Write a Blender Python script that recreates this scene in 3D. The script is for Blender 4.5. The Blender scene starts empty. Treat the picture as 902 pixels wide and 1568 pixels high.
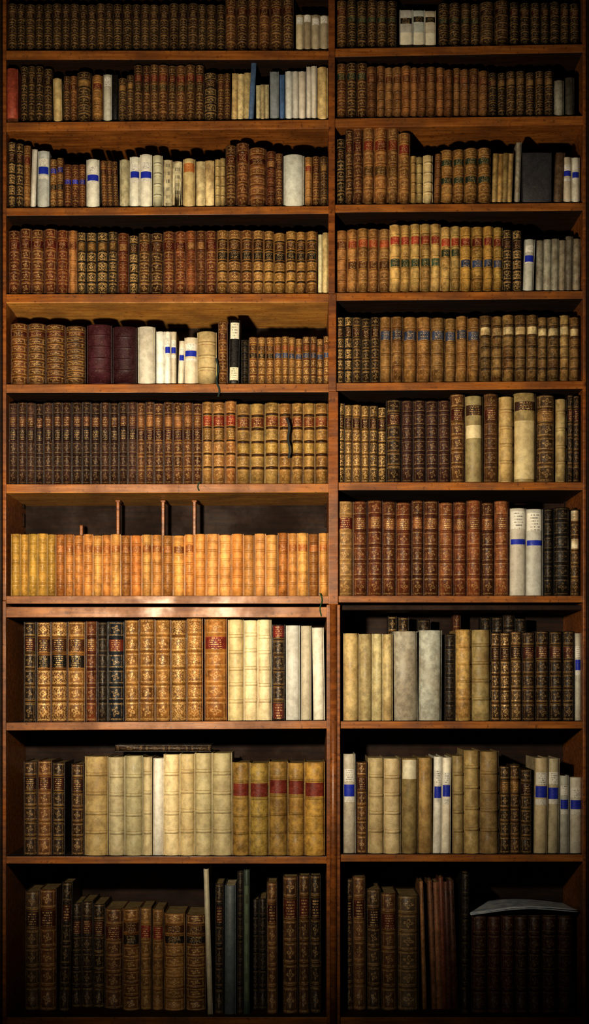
import bpy, bmesh, math, random
from mathutils import Vector, Matrix
random.seed(7)
S=0.0025; D=5.5; HOR=1050.0
def X(px): return (px-451)*S
def Z(py): return (1610-py)*S
ZC=Z(HOR)
def hexc(h):
    r=[int(h[i:i+2],16)/255 for i in (0,2,4)]
    return tuple((c/12.92 if c<=0.04045 else ((c+0.055)/1.055)**2.4) for c in r)
def ux(px,y): return X(px)*(1+y/D)
def uz(py,y): return ZC+(Z(py)-ZC)*(1+y/D)

# ------------------------------------------------------------------ materials
class NT:
    def __init__(s,name):
        s.m=bpy.data.materials.new(name); s.m.use_nodes=True
        s.t=s.m.node_tree; s.n=s.t.nodes; s.l=s.t.links
        s.b=s.n['Principled BSDF']
    def new(s,ty,**kw):
        n=s.n.new(ty)
        for k,v in kw.items(): setattr(n,k,v)
        return n
    def put(s,sock,v):
        if hasattr(v,'is_output') : s.l.new(v,sock)
        else: sock.default_value=v
    def M(s,op,a,b=0.0,c=None,clamp=False):
        n=s.new('ShaderNodeMath',operation=op,use_clamp=clamp)
        s.put(n.inputs[0],a); s.put(n.inputs[1],b)
        if c is not None: s.put(n.inputs[2],c)
        return n.outputs[0]
    def step(s,a,lo,hi,o0=0.0,o1=1.0):
        n=s.new('ShaderNodeMapRange'); n.interpolation_type='SMOOTHSTEP'
        s.put(n.inputs[0],a)
        for i,v in zip((1,2,3,4),(lo,hi,o0,o1)): s.put(n.inputs[i],v)
        return n.outputs[0]
    def mix(s,f,a,b,mode='MIX'):
        n=s.new('ShaderNodeMix',data_type='RGBA',blend_type=mode)
        s.put(n.inputs[0],f); s.put(n.inputs[6],a); s.put(n.inputs[7],b)
        return n.outputs[2]
    def noise(s,vec,scale,detail=3,rough=.5):
        n=s.new('ShaderNodeTexNoise'); n.inputs['Scale'].default_value=scale
        n.inputs['Detail'].default_value=detail; n.inputs['Roughness'].default_value=rough
        if vec is not None: s.l.new(vec,n.inputs['Vector'])
        return n.outputs[0]
    def bump(s,h,strength,dist):
        n=s.new('ShaderNodeBump'); n.inputs['Strength'].default_value=strength
        n.inputs['Distance'].default_value=dist
        s.l.new(h,n.inputs['Height']); s.l.new(n.outputs[0],s.b.inputs['Normal'])

def wood(name,c1,c2,rough=.35,sc=1.0,spec=.35):
    a=NT(name); tc=a.new('ShaderNodeTexCoord'); mp=a.new('ShaderNodeMapping')
    mp.inputs['Scale'].default_value=(1.5*sc,14*sc,22*sc); a.l.new(tc.outputs['Object'],mp.inputs[0])
    n1=a.noise(mp.outputs[0],3,6,.6)
    n2=a.noise(tc.outputs['Object'],6,4,.6)
    n3=a.noise(tc.outputs['Object'],60,3,.6)
    f=a.step(n1,.3,.7)
    col=a.mix(f,(*hexc(c1),1),(*hexc(c2),1))
    col=a.mix(a.step(n2,.35,.7,0,.65),col,(*[k*.4 for k in hexc(c1)],1))
    col=a.mix(a.step(n3,.56,.70,0,.65),col,(*[k*.3 for k in hexc(c1)],1))
    a.l.new(col,a.b.inputs['Base Color'])
    a.l.new(a.step(n2,.3,.7,rough-.06,rough+.2),a.b.inputs['Roughness'])
    a.b.inputs['Specular IOR Level'].default_value=spec
    a.bump(n1,.25,.002)
    return a.m
m_front=wood('varnished_wood','7c4618','a86c30',.36,1,.38)
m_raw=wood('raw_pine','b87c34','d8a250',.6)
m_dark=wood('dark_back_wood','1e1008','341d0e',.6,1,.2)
m_col=wood('upright_wood','6c3b17','965a26',.32,1,.45)

def book_material():
    a=NT('book_bindings')
    c=a.new('ShaderNodeAttribute',attribute_name='Col')
    p=a.new('ShaderNodeAttribute',attribute_name='Par')
    sp=a.new('ShaderNodeSeparateColor'); a.l.new(p.outputs['Color'],sp.inputs[0])
    gilt,text,wear=sp.outputs[0],sp.outputs[1],sp.outputs[2]; seed=p.outputs['Alpha']
    uv=a.new('ShaderNodeUVMap',uv_map='UVMap')
    su=a.new('ShaderNodeSeparateXYZ'); a.l.new(uv.outputs[0],su.inputs[0])
    u,v=su.outputs[0],su.outputs[1]
    f=a.M('FRACT',v)
    pu=a.M('MULTIPLY_ADD',u,2,-1); pf=a.M('MULTIPLY_ADD',f,2,-1)
    apu=a.M('ABSOLUTE',pu); apf=a.M('ABSOLUTE',pf)
    border=a.M('MULTIPLY',a.step(apf,.70,.76),a.step(apf,.86,.92,1,0))
    vb=a.M('MULTIPLY',a.step(apu,.70,.76),a.step(apu,.84,.9,1,0))
    r=a.M('SQRT',a.M('ADD',a.M('MULTIPLY',pu,pu),a.M('MULTIPLY',pf,pf)))
    th=a.M('ARCTAN2',pf,pu)
    lim=a.M('MULTIPLY_ADD',a.M('COSINE',a.M('MULTIPLY_ADD',th,4.0,a.M('MULTIPLY',seed,2.0))),.16,.42)
    ros=a.step(a.M('SUBTRACT',r,lim),-.05,.05,1,0)
    hole=a.M('MULTIPLY',a.step(a.M('SUBTRACT',r,a.M('MULTIPLY',lim,.55)),-.04,.04,1,0),a.step(r,.1,.16))
    ros=a.M('SUBTRACT',ros,hole,clamp=True)
    cb=a.new('ShaderNodeCombineXYZ')
    a.l.new(apu,cb.inputs[0]); a.l.new(apf,cb.inputs[1]); a.l.new(a.M('MULTIPLY',seed,37.0),cb.inputs[2])
    vo=a.new('ShaderNodeTexVoronoi',feature='DISTANCE_TO_EDGE'); vo.inputs['Scale'].default_value=3.2
    a.l.new(cb.outputs[0],vo.inputs['Vector'])
    fil=a.M('MULTIPLY',a.step(vo.outputs[0],.05,.11,1,0),a.step(gilt,.55,.9))
    fil=a.M('MULTIPLY',fil,.8)
    mask=a.M('MAXIMUM',a.M('MAXIMUM',border,a.M('MULTIPLY',vb,.6)),a.M('MAXIMUM',ros,fil))
    tc=a.new('ShaderNodeTexCoord')
    off=a.new('ShaderNodeVectorMath',operation='ADD'); a.l.new(tc.outputs['Object'],off.inputs[0])
    cs=a.new('ShaderNodeCombineXYZ'); a.l.new(a.M('MULTIPLY',seed,53.0),cs.inputs[1]); a.l.new(cs.outputs[0],off.inputs[1])
    ob=off.outputs[0]
    nfine=a.noise(ob,170,3,.65); nmid=a.noise(ob,42,5,.7); nbig=a.noise(ob,10,4,.6)
    mask=a.M('MULTIPLY',mask,a.step(nfine,.38,.54,.05,.9))
    mask=a.M('MULTIPLY',mask,gilt,clamp=True)
    tv=a.M('SINE',a.M('MULTIPLY',f,37.7))
    ct=a.new('ShaderNodeCombineXYZ'); a.l.new(a.M('MULTIPLY',u,14.0),ct.inputs[0]); a.l.new(a.M('FLOOR',a.M('MULTIPLY',v,6.0)),ct.inputs[1]); a.l.new(a.M('MULTIPLY',seed,91.0),ct.inputs[2])
    tn=a.noise(ct.outputs[0],1.3,1,.5)
    tmask=a.M('MULTIPLY',a.step(tv,.0,.35),a.step(tn,.46,.54))
    tmask=a.M('MULTIPLY',tmask,a.step(apu,.5,.7,1,0))
    tg=a.M('MULTIPLY',tmask,a.step(text,.1,.3))
    tg=a.M('MULTIPLY',tg,a.step(text,.6,.7,.65,0))
    tk=a.M('MULTIPLY',tmask,a.step(text,.7,.8,0,.7))
    w1=a.step(nmid,.33,.67,.42,1.38)
    cw=a.new('ShaderNodeCombineXYZ')
    for i in range(3): a.l.new(w1,cw.inputs[i])
    wcol=a.mix(1.0,c.outputs['Color'],cw.outputs[0],'MULTIPLY')
    col=a.mix(a.M('MULTIPLY_ADD',wear,.85,.10,clamp=True),c.outputs['Color'],wcol)
    st=a.M('MULTIPLY',a.step(nbig,.44,.62),a.M('MULTIPLY',wear,.85))
    dirt=a.mix(1.0,col,(.42,.27,.15,1),'MULTIPLY')
    col=a.mix(st,col,dirt)
    sc=a.M('MULTIPLY',a.step(nfine,.58,.70),a.M('MULTIPLY',wear,.35))
    col=a.mix(sc,col,(.5,.34,.17,1))
    g=a.M('MAXIMUM',mask,tg)
    col=a.mix(g,col,(.76,.49,.20,1))
    col=a.mix(tk,col,(.03,.025,.02,1))
    a.l.new(col,a.b.inputs['Base Color'])
    a.l.new(a.M('MULTIPLY',g,.3),a.b.inputs['Metallic'])
    a.l.new(a.step(nmid,.3,.7,.38,.66),a.b.inputs['Roughness'])
    a.b.inputs['Specular IOR Level'].default_value=.35
    a.bump(a.M('ADD',nfine,nmid),.55,.0015)
    return a.m
m_book=book_material()

# ------------------------------------------------------------------ book builder
class Buf:
    def __init__(s): s.v=[];s.f=[];s.c=[];s.p=[];s.uv=[];s.sm=[]
    def quad(s,vs,c,p,uv=((0,0),)*4,sm=False):
        s.f.append(vs); s.c.append(c); s.p.append(p); s.uv.append(uv); s.sm.append(sm)
    def box(s,T,x0,x1,y0,y1,z0,z1,c,p,ztopcol=None):
        i=len(s.v)
        for z in (z0,z1):
            for (x,y) in ((x0,y0),(x1,y0),(x1,y1),(x0,y1)): s.v.append(T(x,y,z))
        for q in ((0,1,5,4),(1,2,6,5),(2,3,7,6),(3,0,4,7),(3,2,1,0)): s.quad([i+k for k in q],c,p)
        s.quad([i+4,i+5,i+6,i+7],ztopcol or c,p)
    def build(s,name):
        me=bpy.data.meshes.new(name); me.from_pydata(s.v,[],s.f); 
        uvl=me.uv_layers.new(name='UVMap')
        uvl.data.foreach_set('uv',[k for q in s.uv for t in q for k in t])
        for nm,arr in (('Col',s.c),('Par',s.p)):
            at=me.color_attributes.new(nm,'FLOAT_COLOR','CORNER')
            at.data.foreach_set('color',[k for q in arr for _ in range(4) for k in q])
        me.polygons.foreach_set('use_smooth',s.sm)
        me.materials.append(m_book); me.update()
        ob=bpy.data.objects.new(name,me); bpy.context.scene.collection.objects.link(ob)
        return ob
GOLD=hexc('b98a3c')
NC=10
def book(B,T,w,h,d,st):
    """local: x 0..w, y 0 (board front) .. d, z 0..h"""
    jit=st.get('jit',.15)
    k=1+random.uniform(-jit,jit)*1.6
    hue=random.uniform(-.08,.08)
    cc=hexc(random.choice(st['col'].split()))
    base=(min(cc[0]*k*(1+hue),.82),min(cc[1]*k,.78),min(cc[2]*k*(1-hue),.72),1)
    wear=st.get('wear',.7)*random.uniform(.8,1.1); seed=random.random()
    gilt=st.get('gilt',0)*random.uniform(.7,1.0); nb=st.get('nb',5)
    labs=st.get('lab',{}); lt=st.get('lt',.4)
    P0=(0,0,wear,seed)
    bulge=w*st.get('bulge',.38); bulge=min(bulge,.026)
    bo=st.get('bo',.0028); gl=st.get('line',1 if gilt>.25 else 0)
    edges=[(h,-.0025)]; segs=[]
    def seg(z,off,c,p,v0,v1): edges.append((z,off)); segs.append((c,p,v0,v1))
    goldc=tuple(GOLD[i]*.65+base[i]*.35 for i in range(3))+(1,)
    seg(h-.003,0,base,P0,0,0)
    if nb>0:
        bh=min(.0065,h*.028)*st.get('bt',1); g=.0016 if gl else .0016*st.get('gt',1)
        tot=h-.006-nb*(bh+2*g)
        pj=st.get('pj',.02)
        wts=[1+random.uniform(-pj,pj) for _ in range(nb)]+[1.35]
        wts[0]*=1+random.uniform(-pj,pj)*2
        z=h-.003
        for i in range(nb+1):
            hh=tot*wts[i]/sum(wts)
            lc=labs.get(i)
            if lc: 
                q=hexc(lc); lk=random.uniform(.7,1.15); c=(*[min(1,t*lk) for t in q],1); p=(0,lt,wear*.9,seed)
                ins=hh*.06
                seg(z-ins,0,base,P0,0,0); seg(z-hh+ins,0,c,p,i+.98,i+.02); seg(z-hh,0,base,P0,0,0)
            else:
                seg(z-hh,0,base,(gilt,0,wear,seed),i+.98,i+.02)
            z-=hh
            if i<nb:
                lcx=goldc if gl else tuple(b*q for b,q in zip(base[:3],(.58,.50,.42)))+(1,)  # without gilt: shading above and below each band, painted as darkened base colour
                bc=tuple(b*st.get('bandk',1) for b in base[:3])+(1,)
                if st.get('bandc'): bc=(*hexc(st['bandc']),1)
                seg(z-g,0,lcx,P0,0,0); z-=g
                seg(z-.0012,bo,bc,P0,0,0)
                seg(z-bh+.0012,bo,bc,(0,0,wear,seed),0,0)
                seg(z-bh,0,bc,P0,0,0); z-=bh
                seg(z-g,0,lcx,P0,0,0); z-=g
        seg(.003,0,base,P0,0,0)
    else:
        zs=sorted(st.get('zones',[]),key=lambda q:q[0]); z=h-.003
        for (a,b,c,t) in zs:
            za=h*(1-a)+random.uniform(-.006,.006)*st.get('zj',1); zb_=za-h*(b-a)
            if za<z: seg(za,0,base,P0,0,0)
            seg(zb_,0,(*hexc(c),1),(0,t,wear*.5,seed),.99,.01); z=zb_
        seg(.003,0,base,P0,0,0)
    seg(0,-.0025,base,P0,0,0)
    i0=len(B.v)
    us=[(1-math.cos(math.pi*j/NC))/2 for j in range(NC+1)]
    sn=[math.sin(math.pi*j/NC) for j in range(NC+1)]
    fx=min(.0026,w*.065)
    for (z,off) in edges:
        for j in range(NC+1):
            s_=sn[j]
            y=.011-(bulge+.003)*s_-(off*(s_**.5 if s_>1e-6 else 0))
            B.v.append(T(fx+(w-2*fx)*us[j],y,z))
    for r,(c,p,v0,v1) in enumerate(segs):
        for j in range(NC):
            a=i0+r*(NC+1)+j
            B.quad([a+NC+1,a+NC+2,a+1,a],c,p,((us[j],v1),(us[j+1],v1),(us[j+1],v0),(us[j],v0)),True)
    for row,zz in ((0,h-.004),(len(edges)-1,.001)):
        i1=len(B.v)
        for j in range(NC+1): B.v.append(T(fx+(w-2*fx)*us[j],.014,zz))
        for j in range(NC):
            a=i0+row*(NC+1)+j; b=i1+j
            q=[a,a+1,b+1,b] if row==0 else [b,b+1,a+1,a]
            B.quad(q,tuple(x*.8 for x in base[:3])+(1,),P0)
    bd=tuple(x*.7 for x in base[:3])+(1,)
    t=min(.0028,w*.16)
    B.box(T,0,t,.009,d,0,h,bd,P0); B.box(T,w-t,w,.009,d,0,h,bd,P0)
    pc=(*hexc(st.get('pages','8f7a52')),1)
    B.box(T,t,w-t,.013,d-.004,.003,h-.005,pc,(0,0,.4,seed))

R1='74281c'; G1='2d3d2c'; B1='1b2fa6'; BS='34466a'; BK='1b1512'
ST={
 'brg':dict(col='5e3a1e 50331b 684224 4a2e1a',gilt=.6,lab={1:'4e2012'}),
 'dbg':dict(col='3b2718 31200f 44301d',gilt=.5,lab={1:'33180f'}),
 'dkg':dict(col='281a11 2e1e14',gilt=.35,lab={1:'471f14'},bandk=1.2),
 'bkg':dict(col='1a130e 211710',gilt=.95,line=1,lab={1:'3a1c12'}),
 'rbg':dict(col='66351d 5a2e1a 6d3f22',gilt=.55,lab={1:'56190f'}),
 'tng':dict(col='94683a 886032 9c7242',gilt=.6,lab={1:R1}),
 'tn': dict(col='8a5e34 7c522c 946a3e',gilt=.3,lab={1:'6c3a20'},line=0),
 'gold':dict(col='744c24 805a2c 684422',gilt=.9,lab={1:'4a2a14',2:BK}),
 'org':dict(col='c08444 b4783c 9e6830 c8924e',gilt=.25,nb=5,line=0,bo=.0012,lab={1:'a0602e'},lt=.3,wear=.55),
 'orp':dict(col='c89454 ce9c60 ba8446',gilt=0,nb=6,bo=.001,wear=.42,bandk=.93),
 'yel':dict(col='c0953e b28636',gilt=.4,nb=5,bo=.0012,line=1,wear=.55),
 'vel':dict(col='cec09a c4b48a d6caa8',nb=4,gilt=0,wear=.3,bandk=1.04,bt=1.7,gt=1.2,bo=.0045,pages='b5a479',pj=.08),
 'vlt':dict(col='b09a6a a38c5c',nb=4,gilt=0,wear=.5,bt=1.6,gt=1.2,bo=.0042,pj=.08),
 'vlp':dict(col='cab98c c0ad7e d4c7a0',nb=0,gilt=0,wear=.45,zones=[]),
 'wh': dict(col='d4d0c6 cec9ba dad6cc',nb=0,gilt=0,wear=.2,bulge=.28,pages='b8ab8c'),
 'whl':dict(col='d4d0c6 cbc5b4',nb=0,gilt=0,wear=.22,bulge=.26,zones=[(.06,.24,'dedad0',1)],pages='b8ab8c'),
 'whb':dict(col='d5d1c6 cec8b8',nb=0,gilt=0,wear=.22,bulge=.26,zones=[(.14,.27,'dedad0',1),(.30,.42,B1,.0),(.42,.48,'dedad0',1)],pages='b8ab8c'),
 'gy': dict(col='857f70 989282 716b5e',nb=0,gilt=0,wear=.6,bulge=.25),
 'bl': dict(col='4a6488 435472',nb=0,gilt=0,wear=.3,bulge=.1),
 'bg': dict(col='8490a0 909aa4',nb=0,gilt=0,wear=.3,bulge=.1),
 'thn':dict(col='a08552 907444 b09868',nb=0,gilt=0,wear=.6,bulge=.2),
 'pur':dict(col='3e1a22 38171c',gilt=0,nb=4,wear=.4,bo=.002,line=0),
 'dk': dict(col='1e150f 18110d',gilt=.15,nb=5,line=0,wear=.4),
 'bk': dict(col='15110e',gilt=0,nb=0,wear=.3,bulge=.1),
 'mot':dict(col='4a3520 3f2c1a',gilt=.55,nb=5,wear=1,lab={1:'8c6838'}),
 'spk':dict(col='c9bf9f',nb=0,gilt=0,wear=.9,bulge=.2,zones=[(.04,.98,'c9bf9f',1)]),
 'red':dict(col='6c391c 5e2f16 764424 502810',gilt=.35,nb=5,line=0,bo=.003,lab={1:'845830'},wear=.8),
 'dred':dict(col='3c1712 2e120e',gilt=.2,nb=4,line=0),
}
def sty(n,**k):
    s=dict(ST[n]); s.update(k); return s

XL=(10,503); XR=(513,892)
SH_L=[(77,77,15),(187,183,14),(318,315,13),(450,449,14),(588,587,14),(741,740,14),(912,912,13),(1106,1103,13),(1311,1311,12),(1557,1557,16)]
SH_R=[(74,67,14),(181,177,14),(313,310,13),(448,445,13),(586,583,13),(738,738,13),(912,912,11),(1104,1104,12),(1308,1308,12),(1557,1557,16)]
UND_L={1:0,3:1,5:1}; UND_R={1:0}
def shy(side,i,px):
    a,b,_=(SH_L if side=='L' else SH_R)[i]; x0,x1=XL if side=='L' else XR
    t=(px-x0)/(x1-x0); return a+(b-a)*t

def row(side,i,groups,ys=.018,d=.20,name='row_of_books'):
    B=Buf()
    for g in groups:
        x0,x1,n,top,stl=g[:5]; kw=g[5] if len(g)>5 else {}
        if isinstance(stl,str): stl=ST[stl]
        if kw.get('st'): stl=dict(stl); stl.update(kw['st'])
        if i==9: stl=dict(stl); stl['gilt']=stl.get('gilt',0)*.75
        yb=kw.get('ys',ys); dd=kw.get('d',d); lean=kw.get('lean',0)
        ws=[1+random.uniform(-.12,.12) for _ in range(n)]; sw=sum(ws)
        x=x0
        for q in range(n):
            wpx=(x1-x0)*ws[q]/sw
            t=top if not isinstance(top,tuple) else top[0]+(top[1]-top[0])*(q+.5)/n
            t+=random.uniform(-1,1)*kw.get('jt',1.3)
            yj=yb+random.uniform(-.002,.010)
            xa=ux(x,yj)+.0005; w=wpx*S*(1+yj/D)-.0010
            zb=max(Z(shy(side,i,x)),Z(shy(side,i,x+wpx)))+.0003
            h=uz(t,yj)-zb
            a=math.radians(lean+random.uniform(-.22,.22))
            if a: h/=math.cos(a)
            ca,sa=math.cos(a),math.sin(a)
            piv=w if a>0 else 0
            def T(lx,ly,lz,xa=xa,zb=zb,yj=yj,ca=ca,sa=sa,piv=piv):
                rx=lx-piv
                return (xa+piv+rx*ca+lz*sa, yj+ly, zb-rx*sa+lz*ca)
            book(B,T,w,h,min(dd,.37-yj)+random.uniform(-.01,.005),stl)
            x+=wpx
    return B.build(name)

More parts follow.
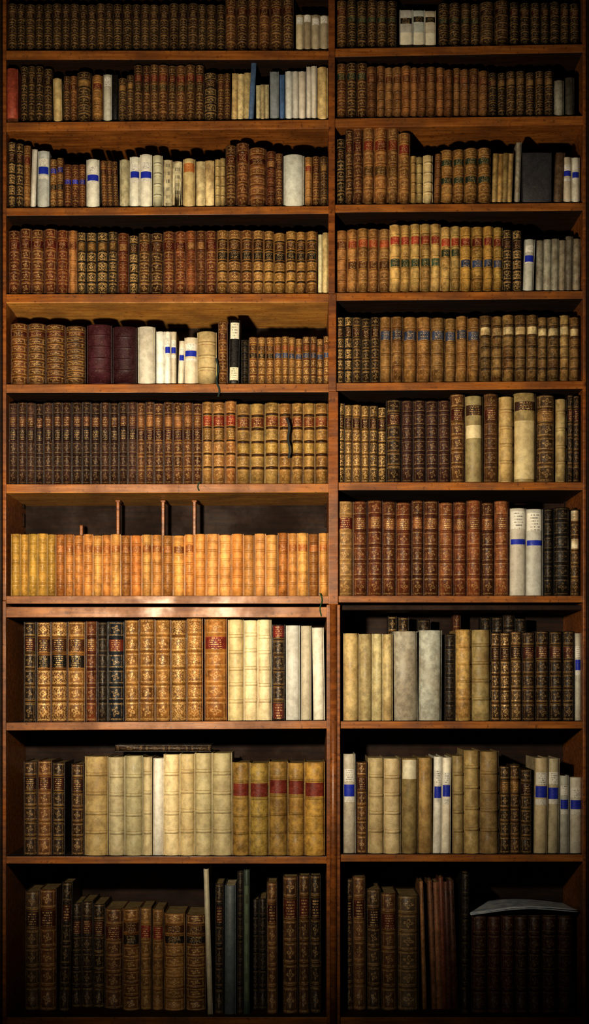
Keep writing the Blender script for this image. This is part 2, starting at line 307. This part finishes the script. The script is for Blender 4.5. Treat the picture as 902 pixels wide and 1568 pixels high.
rows=[
('L',0,[(12,345,24,6,'dbg',{}),(345,450,6,-2,'brg',{'jt':1.5}),(453,503,4,22,'whl',{'st':dict(col='b9a98a a89a80')})]),
('R',0,[(515,532,1,0,'brg'),(532,608,5,0,'dbg',{'st':dict(lab={2:G1})}),(612,668,3,14,'wh',{'st':dict(zones=[(.55,.9,'e4dcc6',0),(.2,.34,BK,.4)],bulge=.05)}),(671,735,4,5,'dbg',{'st':dict(lab={2:G1})}),(735,780,2,3,'dbg'),(780,888,7,4,'dkg')]),
('L',1,[(31,80,4,103,'dbg',{'jt':3}),(82,95,1,120,'vlp',{'lean':-1}),(97,118,2,116,'brg'),(118,140,1,112,'mot'),(141,157,1,114,'tng'),(158,171,1,112,'whl',{}),(172,180,1,112,'bk'),(181,205,2,118,'mot',{'jt':4}),(205,312,8,99,'brg',{'st':dict(lab={1:'6a2216',2:'4a3a20'})}),(312,333,1,113,'bkg'),(333,353,2,112,'brg'),(354,383,3,111,'thn',{'st':dict(col='c9b485 bfa673'),'lean':1}),(380,388,1,93,'bl',{'lean':3.0}),(392,412,3,128,'thn',{'st':dict(col='c9b98f')}),(413,427,1,109,'bg'),(428,436,1,112,'bl'),(437,468,3,108,'wh'),(469,485,2,100,'wh'),(486,502,1,103,'vlp')]),
('R',1,[(515,562,3,97,'brg',{'st':dict(lab={1:G1})}),(562,733,13,(100,106),'tn',{'jt':2}),(733,748,1,109,'tn'),(748,762,1,110,'dkg'),(762,848,6,110,'dbg',{'st':dict(lab={1:'7a5a34'}),'jt':2}),(849,864,1,122,'gy'),(866,880,1,118,'gy',{'st':dict(col='4a463c')})]),
('L',2,[(12,36,2,218,'bkg'),(36,46,1,222,'tng'),(46,54,1,228,'wh',{'lean':2}),(57,75,1,231,'whb'),(76,97,2,242,'gold',{'st':dict(lab={1:B1,3:BK})}),(98,131,3,250,'rbg',{'jt':2,'st':dict(lab={2:B1})}),(132,152,1,244,'whb'),(156,182,3,246,'brg',{'lean':-2}),(183,198,1,244,'vlp'),(198,214,1,240,'whb'),(214,233,1,237,'whb'),(234,249,1,238,'vel'),(250,264,1,243,'spk'),(264,279,1,245,'spk'),(280,299,1,243,'vlp',{'st':dict(zones=[(.12,.3,'b06a34',.4)])}),(300,328,2,245,'thn',{'st':dict(col='cdb98c')}),(329,345,2,242,'vlt'),(345,362,1,222,'brg'),(362,381,1,219,'rbg'),(381,408,1,227,'brg',{'st':dict(bt=2)}),(408,422,1,231,'red'),(422,433,1,235,'brg'),(434,466,1,237,'wh'),(467,478,1,240,'tng'),(478,490,1,238,'brg'),(490,502,1,240,'mot')]),
('R',2,[(515,529,1,212,'bkg'),(529,541,1,199,'brg'),(541,556,1,196,'rbg'),(556,610,3,195,'tng',{'st':dict(col='8e6236',lab={1:'7a301a',3:'6a4a24'})}),(610,628,1,204,'tng'),(629,647,2,238,'vlt'),(648,663,1,238,'vel'),(664,674,1,236,'tn',{'lean':2}),(675,752,4,(231,227),'tng',{'st':dict(lab={1:G1,3:'2a3a2c'},col='8a6434')}),(753,784,4,234,'thn',{'lean':2}),(788,796,1,216,'gy',{'lean':2}),(800,845,1,232,'wh',{'st':dict(col='3e3c40',bulge=.02)}),(848,862,1,234,'thn',{'st':dict(col='5a4632'),'lean':3}),(863,888,2,240,'whb')]),
('L',3,[(13,105,5,351,'rbg',{'jt':2}),(105,118,1,352,'tn'),(118,180,4,355,'bkg',{'st':dict(lab={1:'6a4a20'})}),(180,197,1,357,'red'),(197,212,1,360,'bkg'),(212,250,2,357,'brg'),(250,285,2,354,'rbg'),(285,315,2,353,'red',{'jt':3}),(315,332,1,354,'rbg'),(332,404,4,354,'gold',{'jt':2,'st':dict(bandc='2a1a10')}),(404,486,5,356,'gold',{'jt':3,'st':dict(col='93682e',bandc='2a1a10')}),(487,494,1,358,'vlp'),(494,503,1,354,'vlp')]),
('R',3,[(515,532,1,352,'tn'),(532,597,4,350,'tng',{'st':dict(lab={1:'a04a28',3:'5a3418'})}),(597,675,5,(345,341),'tng',{'st':dict(col='bca168 b3955a',lab={1:'9a3a2a',3:'3e4e3a'})}),(675,705,2,347,'tng',{'st':dict(col='b0945a',lab={1:'a8432c',2:G1})}),(705,770,4,347,'tng',{'st':dict(col='a2813f',lab={1:R1,3:BS})}),(770,800,2,352,'bkg'),(801,817,1,367,'whb',{'lean':2}),(821,888,6,364,'gy',{'jt':4,'lean':.8})]),
('L',4,[(16,42,1,497,'brg',{'st':dict(nb=7)}),(42,70,1,497,'brg',{'st':dict(nb=7)}),(70,100,1,497,'brg',{'st':dict(nb=8)}),(100,131,1,499,'brg',{'st':dict(nb=9)}),(133,171,1,498,'pur'),(172,210,1,500,'pur'),(211,238,1,501,'wh',{'st':dict(bulge=.3)}),(239,252,1,506,'wh'),(252,270,2,508,'whb'),(272,281,1,520,'whb',{'lean':2}),(282,302,1,516,'whb'),(302,332,1,509,'vel',{'st':dict(nb=3)}),(334,349,1,492,'brg'),(350,366,1,490,'bk',{'lean':1,'st':dict(zones=[(.05,.3,'d8d2c0',1),(.75,.95,'d8cfb5',1)])}),(369,381,1,519,'dk'),(381,420,3,516,'gold'),(420,505,8,516,'gold',{'jt':2.5,'st':dict(lab={1:'8a4a26',2:BS})})]),
('R',4,[(515,540,2,486,'bkg'),(540,582,3,486,'dbg'),(582,735,8,486,'tn',{'jt':2,'st':dict(col='926e3e 846236',lab={1:'3c4660'},nb=4)}),(735,888,9,484,'mot',{'jt':2,'st':dict(col='ab905c 86693c 705530',gilt=.2,line=0,lab={1:'c9b88e'},bandk=.5)})]),
('L',5,[(13,210,14,(617,616),'dkg',{'st':dict(col='38211a 402820 321d17',gilt=.2,line=0,lab={1:'56321f',2:'2a1a17'},lt=.25)}),(210,310,7,616,'rbg',{'st':dict(col='58351f 4a2a1c',gilt=.4,lab={1:'80542f',2:'3c1a14'},lt=.25)}),(310,362,3,615,'tng',{'st':dict(lab={1:'8a2c1a',2:'7a5a2c'},bandc='2e1c0e')}),(362,503,7,618,'gold',{'st':dict(col='a08048 93703c',gilt=.45,lab={1:'7a4022',3:'a0803e'},bandc='3a2210',bo=.004,bt=1.5)})]),
('R',5,[(515,592,6,(616,624),'bkg',{'st':dict(col='5c4426 3a2818'),'jt':2}),(592,615,1,614,'dkg'),(615,690,4,614,'pur',{'st':dict(nb=5,gilt=.3,col='3a211d')}),(690,712,1,605,'brg'),(713,740,1,606,'vlt',{'st':dict(nb=0,zones=[(.1,.22,'3a2416',.4),(.35,.5,'d8c9a0',0)])}),(741,763,1,604,'brg',{'st':dict(gilt=.3)}),(764,786,1,608,'vlt'),(787,821,1,602,'vlt',{'st':dict(nb=0,zones=[(.1,.2,'3a2416',.4),(.3,.95,'c9b88c',0)])}),(822,850,1,606,'mot'),(851,868,1,612,'vlt'),(869,888,2,605,'dkg')]),
('L',6,[(16,85,5,818,'yel'),(85,185,7,819,'org'),(185,298,7,819,'org',{'st':dict(lab={1:'8e5226'})}),(298,425,7,818,'orp'),(425,503,5,817,'org')]),
('R',6,[(515,541,1,769,'rbg',{'st':dict(col='8c6a40')}),(541,780,11,768,'red',{'jt':2,'st':dict(lab={1:'7c4e2c'})}),(781,806,1,778,'whb',{'st':dict(zones=[(0.05,.25,'dedad0',1),(.35,.41,B1,0)])}),(806,832,1,779,'whb',{'st':dict(zones=[(0.05,.25,'dedad0',1),(.35,.41,B1,0)])}),(833,847,1,780,'dk'),(848,873,1,776,'dk'),(874,888,1,780,'mot',{'st':dict(lab={0:'cfc6ad',2:'cfc6ad'})})]),
('L',7,[(36,55,1,953,'dkg'),(56,78,1,953,'gold'),(78,103,1,953,'gold'),(103,130,1,953,'gold',{'st':dict(col='7a5228')}),(131,148,1,952,'red'),(149,165,1,952,'dk'),(165,190,1,951,'dk',{'st':dict(col='161a22',gilt=.4,lab={1:'6a2a1c'})}),(191,311,5,948,'gold',{'jt':1.5,'st':dict(col='80592a',gilt=.85,nb=5,lab={})}),(313,348,1,949,'tng',{'st':dict(col='a86e30')}),(349,395,2,950,'vel',{'st':dict(nb=5)}),(395,416,1,949,'vel',{'st':dict(nb=5)}),(417,437,1,956,'dkg',{'st':dict(lab={0:'7a1c1c',5:'6a2a1c'})}),(438,460,1,958,'wh'),(461,477,1,958,'wh',{'st':dict(col='cfc8b4')}),(480,498,1,960,'wh',{'lean':-.7})]),
('R',7,[(526,550,1,970,'vlp'),(550,570,1,972,'vlp',{'st':dict(col='b5a67c')}),(570,602,2,970,'vlp',{'st':dict(col='b5a67c a3956c')}),(604,640,1,966,'wh',{'st':dict(col='b3ad9d',wear=.4),'lean':-.5}),(641,676,1,966,'wh',{'st':dict(col='a5a091',wear=.4),'lean':.5}),(681,697,1,970,'dk'),(698,722,1,964,'tng',{'st':dict(nb=4,lab={},gilt=.3,col='ad9159')}),(722,752,1,964,'vlt',{'st':dict(nb=4)}),(752,800,3,968,'dbg',{'st':dict(gilt=.8)}),(800,880,4,968,'dkg',{'jt':2}),(881,891,1,970,'whb'),
   (594,608,1,943,'dbg',{'ys':.27,'d':.09}),(609,626,1,946,'dkg',{'ys':.27,'d':.09}),(694,706,1,938,'red',{'ys':.27,'d':.09}),(736,752,1,946,'dk',{'ys':.27,'d':.09}),(753,806,3,942,'dk',{'ys':.27,'d':.09,'jt':6}),(640,660,1,950,'dk',{'ys':.27,'d':.09})]),
('L',8,[(36,57,1,1166,'dbg'),(57,79,1,1164,'brg'),(80,99,1,1168,'dkg'),(109,128,1,1170,'dbg'),(129,165,1,1159,'vlt'),(166,191,1,1159,'vel'),(191,219,1,1158,'vel'),(219,233,1,1160,'vel'),(234,250,1,1160,'wh'),(250,275,1,1155,'vel'),(275,298,1,1155,'vel'),(298,325,1,1154,'vel'),(325,356,1,1153,'vel'),(356,498,5,1167,'vlt',{'st':dict(col='a4853f 98793c',lab={1:'7a3020'},nb=4,gilt=.1,line=0,bandk=.9,bo=.002,wear=.8,bt=1,gt=.8,lt=.0)})]),
('R',8,[(526,545,1,1155,'whb'),(546,562,1,1166,'brg'),(563,588,1,1160,'vel'),(588,614,1,1160,'vel',{}),(615,640,1,1162,'vlt',{'st':dict(nb=0,zones=[(.02,.22,'d8cfb5',0)])}),(640,662,1,1160,'vlt',{'st':dict(nb=0)}),(663,690,2,1160,'whb',{'lean':.8}),(693,711,1,1158,'vlt'),(711,735,1,1150,'vlt'),(735,764,1,1150,'vlt',{'st':dict(col='a58a5a')}),(765,797,2,1172,'mot'),(797,815,1,1178,'dbg'),(818,856,2,1162,'whb',{'st':dict(col='b0a68a'),'lean':.6}),(858,872,1,1188,'whb'),(873,892,1,1190,'whb')]),
('L',9,[(38,60,1,1364,'dbg'),(60,86,1,1361,'brg'),(90,106,1,1350,'dkg',{'lean':1.5,'ys':.08}),(109,160,3,1380,'dkg',{'jt':4,'ys':.15}),(160,188,1,1390,'brg',{'ys':.14}),(188,214,1,1392,'gold',{'st':dict(nb=7)}),(215,232,1,1390,'tng',{}),(233,250,1,1393,'tng'),(251,283,1,1398,'gold',{'st':dict(nb=8)}),(284,315,1,1400,'gold',{'st':dict(nb=8)}),(318,326,1,1331,'wh',{'ys':.03,'lean':-1.5,'d':.3,'st':dict(col='b5ae98')}),(329,342,1,1352,'dkg',{'ys':.04}),(344,361,1,1356,'wh',{'ys':.03,'d':.3,'st':dict(col='5c6468')}),(363,372,1,1334,'dk',{'ys':.03,'d':.3}),(373,382,1,1332,'wh',{'ys':.03,'d':.3,'st':dict(col='38443a',zones=[(.1,.9,'5a6650',1)])}),(386,408,2,1376,'dk',{}),(409,425,1,1352,'brg',{'ys':.05}),(433,456,1,1341,'brg',{'ys':.05}),(457,474,1,1340,'brg',{'ys':.05}),(475,492,1,1341,'dbg',{'ys':.05})]),
('R',9,[(527,541,1,1345,'dbg'),(541,560,1,1342,'brg'),(562,583,1,1362,'dbg'),(584,608,1,1368,'brg'),(609,641,1,1370,'tng',{'st':dict(col='5a462e',lab={})}),(648,654,1,1350,'thn',{'lean':-1.5,'st':dict(col='9a6a40')}),(662,702,5,1348,'thn',{'lean':-2,'jt':6,'st':dict(col='8a5a3a 7a3e26 4a2a1c')}),(707,718,1,1336,'dk',{'ys':.04}),(722,878,7,1402,'dred',{'jt':1,'ys':.06,'d':.26})]),
]
for side,i,g in rows:
    ys=.016 if i<7 else (.020 if i<9 else .11); d=.19 if i<7 else (.24 if i<9 else .22)
    if i==6 and side=='L': d=.15
    row(side,i,g,ys=ys,d=d)

B=Buf()
def Tt(lx,ly,lz): return (ux(9,.01)+.0008+lx, .004+ly, Z(187)+.016+lz)
book(B,Tt,18*S,(178-101)*S,.19,sty('wh',col='9a4a34',bulge=.3,wear=.6))
B.box(lambda x,y,z:(x,y,z),X(11),X(27),.01,.18,Z(187),Z(187)+.016,(*hexc('5a3216'),1),(0,0,.5,.3))
B.build('red_cloth_book')

B=Buf()
zt=uz(1153,.02)+.001
def Tf(lx,ly,lz): return (ux(176,.1)+lz, .10+ly, zt+lx)
book(B,Tf,.026,150*S,.15,sty('dkg',gilt=.2,nb=3,col='33241a',lab={}))
B.build('leather_folio')

bm=bmesh.new()
x0,x1=ux(720,.05),ux(884,.05); y0,y1=.03,.30; zt=uz(1400,.07)+.003
NX=24;NY=6
for k,(dz,ins) in enumerate(((0,0),(.003,.002))):
    vs=[]
    for i in range(NX+1):
        for j in range(NY+1):
            u=i/NX;v=j/NY
            z=zt+dz+.020*math.sin(u*math.pi)**1.2+.012*u*u*(1-v)+.004*k*u
            vs.append(bm.verts.new((x0+ins+(x1-x0-2*ins)*u,y0+ins*2+(y1-y0)*v,z)))
    for i in range(NX):
        for j in range(NY):
            a=i*(NY+1)+j; bm.faces.new((vs[a],vs[a+NY+1],vs[a+NY+2],vs[a+1]))
me=bpy.data.meshes.new('magazine'); bm.to_mesh(me); bm.free()
for p in me.polygons: p.use_smooth=True
o=bpy.data.objects.new('magazine',me); bpy.context.scene.collection.objects.link(o)
so=o.modifiers.new('s','SOLIDIFY'); so.thickness=.0012; so.offset=1
a=NT('magazine_paper'); tc=a.new('ShaderNodeTexCoord')
n=a.noise(tc.outputs['Object'],25,3); a.l.new(a.mix(a.step(n,.4,.6),(*hexc('ccd0d6'),1),(*hexc('a4aebc'),1)),a.b.inputs['Base Color'])
a.b.inputs['Roughness'].default_value=.4; me.materials.append(a.m)

def ribbon(name,pts,col,r=.0016):
    cu=bpy.data.curves.new(name,'CURVE'); cu.dimensions='3D'; cu.extrude=r; cu.bevel_depth=.0006
    sp=cu.splines.new('BEZIER'); sp.bezier_points.add(len(pts)-1)
    for b,(px,y,py) in zip(sp.bezier_points,pts):
        b.co=(X(px),y,Z(py)); b.handle_left_type=b.handle_right_type='AUTO'
    o=bpy.data.objects.new(name,cu); bpy.context.scene.collection.objects.link(o)
    a=NT(name+'_cloth'); tc=a.new('ShaderNodeTexCoord'); n=a.noise(tc.outputs['Object'],300,2)
    c=hexc(col); a.l.new(a.mix(n,(*c,1),(c[0]*.4,c[1]*.4,c[2]*.4,1)),a.b.inputs['Base Color']); a.b.inputs['Roughness'].default_value=.7
    cu.materials.append(a.m)
ribbon('ribbon_bookmark',[(331,.004,548),(334,0.0,565),(332,-.002,585),(336,-.006,598),(334,-.006,608)],'1e3530',.003)
ribbon('ribbon_bookmark',[(306,.0,738),(303,-.004,745),(305,-.006,752)],'24452a',.002)
ribbon('ribbon_bookmark',[(490,.0,908),(493,-.005,918),(490,-.006,932),(492,-.006,944)],'1f4a26',.002)
ribbon('ribbon_bookmark',[(439,-.008,640),(443,-.012,655),(441,-.010,672),(444,-.012,690),(442,-.008,702)],'1a2022',.004)

# ------------------------------------------------------------------ bookcase
bm=bmesh.new()
DEP=.40
def bx(x0,x1,y0,y1,zl0,zl1,zr0=None,zr1=None,mi=0,under=None,topm=None):
    if zr0 is None: zr0,zr1=zl0,zl1
    v=[bm.verts.new(c) for c in ((x0,y0,zl0),(x1,y0,zr0),(x1,y1,zr0),(x0,y1,zl0),(x0,y0,zl1),(x1,y0,zr1),(x1,y1,zr1),(x0,y1,zl1))]
    for k,q in enumerate(((0,1,5,4),(1,2,6,5),(2,3,7,6),(3,0,4,7),(3,2,1,0),(4,5,6,7))):
        f=bm.faces.new([v[j] for j in q]); f.material_index=mi
        if k==4 and under is not None: f.material_index=under
        if k==5 and topm is not None: f.material_index=topm
for (SHX,(xa,xb),und) in ((SH_L,XL,UND_L),(SH_R,XR,UND_R)):
    for i,(a_,b_,t) in enumerate(SHX):
        e=.006
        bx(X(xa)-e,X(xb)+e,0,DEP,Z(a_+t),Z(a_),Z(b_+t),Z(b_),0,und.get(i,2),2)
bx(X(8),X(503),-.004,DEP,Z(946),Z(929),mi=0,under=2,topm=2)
bx(X(522),X(892),.02,DEP,Z(934),Z(926),mi=2)
bx(X(-12),X(915),-.0,DEP,Z(-12),Z(-28),mi=0,under=2)
bx(X(-20),X(925),-.03,DEP,Z(-50),Z(-75),mi=0)
bx(X(-16),X(920),-.015,DEP,Z(-28),Z(-50),mi=0)
bx(X(-16),X(3),-.002,DEP,0,Z(-12),mi=2)
bx(X(4.5),X(10),-.010,DEP,0,Z(920),mi=3); bx(X(4.5),X(10),-.006,DEP,Z(920),Z(-12),mi=3)
bx(X(503),X(513),-.006,DEP,Z(450),Z(-12),mi=3)
bx(X(503),X(515),-.007,DEP,Z(600),Z(450),mi=3)
bx(X(503),X(518),-.008,DEP,Z(926),Z(600),mi=3)
bx(X(500),X(521),-.010,DEP,0,Z(926),mi=3)
bx(X(892),X(897),-.006,DEP,0,Z(-12),mi=3); bx(X(898),X(918),.0,DEP,0,Z(-12),mi=2)
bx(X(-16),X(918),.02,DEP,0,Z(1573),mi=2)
bx(X(-16),X(918),DEP,DEP+.015,0,Z(-28),mi=2)
for px in (125,181,250,298):
    bx(ux(px-2.5,.2),ux(px+2.5,.2),.19,.235,Z(912),Z(756) if px!=125 else Z(795),mi=3)
    if px!=125: bx(ux(px-4,.2),ux(px+4,.2),.187,.24,Z(759),Z(756),mi=3)
for xs,sg in ((10,1),(503,-1),(515,1),(892,-1)):
    for py in range(20,900,30):
        x0,x1=sorted((X(xs),X(xs)+sg*.006))
        bx(x0,x1,.33,.36,Z(py+22),Z(py),mi=2)
me=bpy.data.meshes.new('bookcase'); bm.to_mesh(me); bm.free()
bc=bpy.data.objects.new('bookcase',me); bpy.context.scene.collection.objects.link(bc)
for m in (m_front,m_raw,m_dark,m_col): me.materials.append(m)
bv=bc.modifiers.new('b','BEVEL'); bv.width=.003; bv.segments=3; bv.limit_method='ANGLE'
bpy.ops.mesh.primitive_cylinder_add(vertices=24,radius=.014,depth=Z(926),location=(X(510.5),-.010,Z(926)/2))
c=bpy.context.object; c.name='bead'; c.data.materials.append(m_col); c.parent=bc
for p in c.data.polygons: p.use_smooth=abs(p.normal.z)<.5

# ------------------------------------------------------------------ room
def plane(name,vs,mat):
    me=bpy.data.meshes.new(name); me.from_pydata(vs,[],[(0,1,2,3)]); me.materials.append(mat)
    o=bpy.data.objects.new(name,me); bpy.context.scene.collection.objects.link(o)
m_floor=wood('floor_planks','4a2f1b','6a4528',.4)
a=NT('plaster'); tc=a.new('ShaderNodeTexCoord'); n=a.noise(tc.outputs['Object'],8,5)
a.l.new(a.mix(n,(.06,.05,.04,1),(.10,.085,.065,1)),a.b.inputs['Base Color']); a.b.inputs['Roughness'].default_value=.9
plane('floor',[(-4,-7,0),(4,-7,0),(4,.43,0),(-4,.43,0)],m_floor)
plane('wall_back',[(-4,.43,0),(4,.43,0),(4,.43,4.8),(-4,.43,4.8)],a.m)

# ------------------------------------------------------------------ light
w=bpy.data.worlds.new('w'); bpy.context.scene.world=w; w.use_nodes=True
w.node_tree.nodes['Background'].inputs[0].default_value=(1,.8,.55,1); w.node_tree.nodes['Background'].inputs[1].default_value=.02
def spot(name,loc,aim,power,size,blend,rad,col):
    l=bpy.data.lights.new(name,'SPOT'); l.energy=power; l.spot_size=math.radians(size); l.spot_blend=blend
    l.shadow_soft_size=rad; l.color=col
    o=bpy.data.objects.new(name,l); bpy.context.scene.collection.objects.link(o); o.location=loc
    o.rotation_euler=(Vector(aim)-Vector(loc)).to_track_quat('-Z','Y').to_euler()
spot('spot_lamp',(X(190),-2.7,Z(895)),(X(310),0,Z(715)),600,91,1,.06,(1,.87,.65))

cam=bpy.data.cameras.new('cam'); co=bpy.data.objects.new('cam',cam); bpy.context.scene.collection.objects.link(co)
co.location=(0,-D,ZC); co.rotation_euler=(math.radians(90),0,0)
cam.sensor_fit='VERTICAL'; cam.sensor_height=36; cam.lens=36*D/(1568*S)
cam.shift_y=(HOR-784)/1568
bpy.context.scene.camera=co
vs=bpy.context.scene.view_settings; vs.view_transform='Standard'; vs.look='None'; vs.exposure=0; vs.gamma=.85
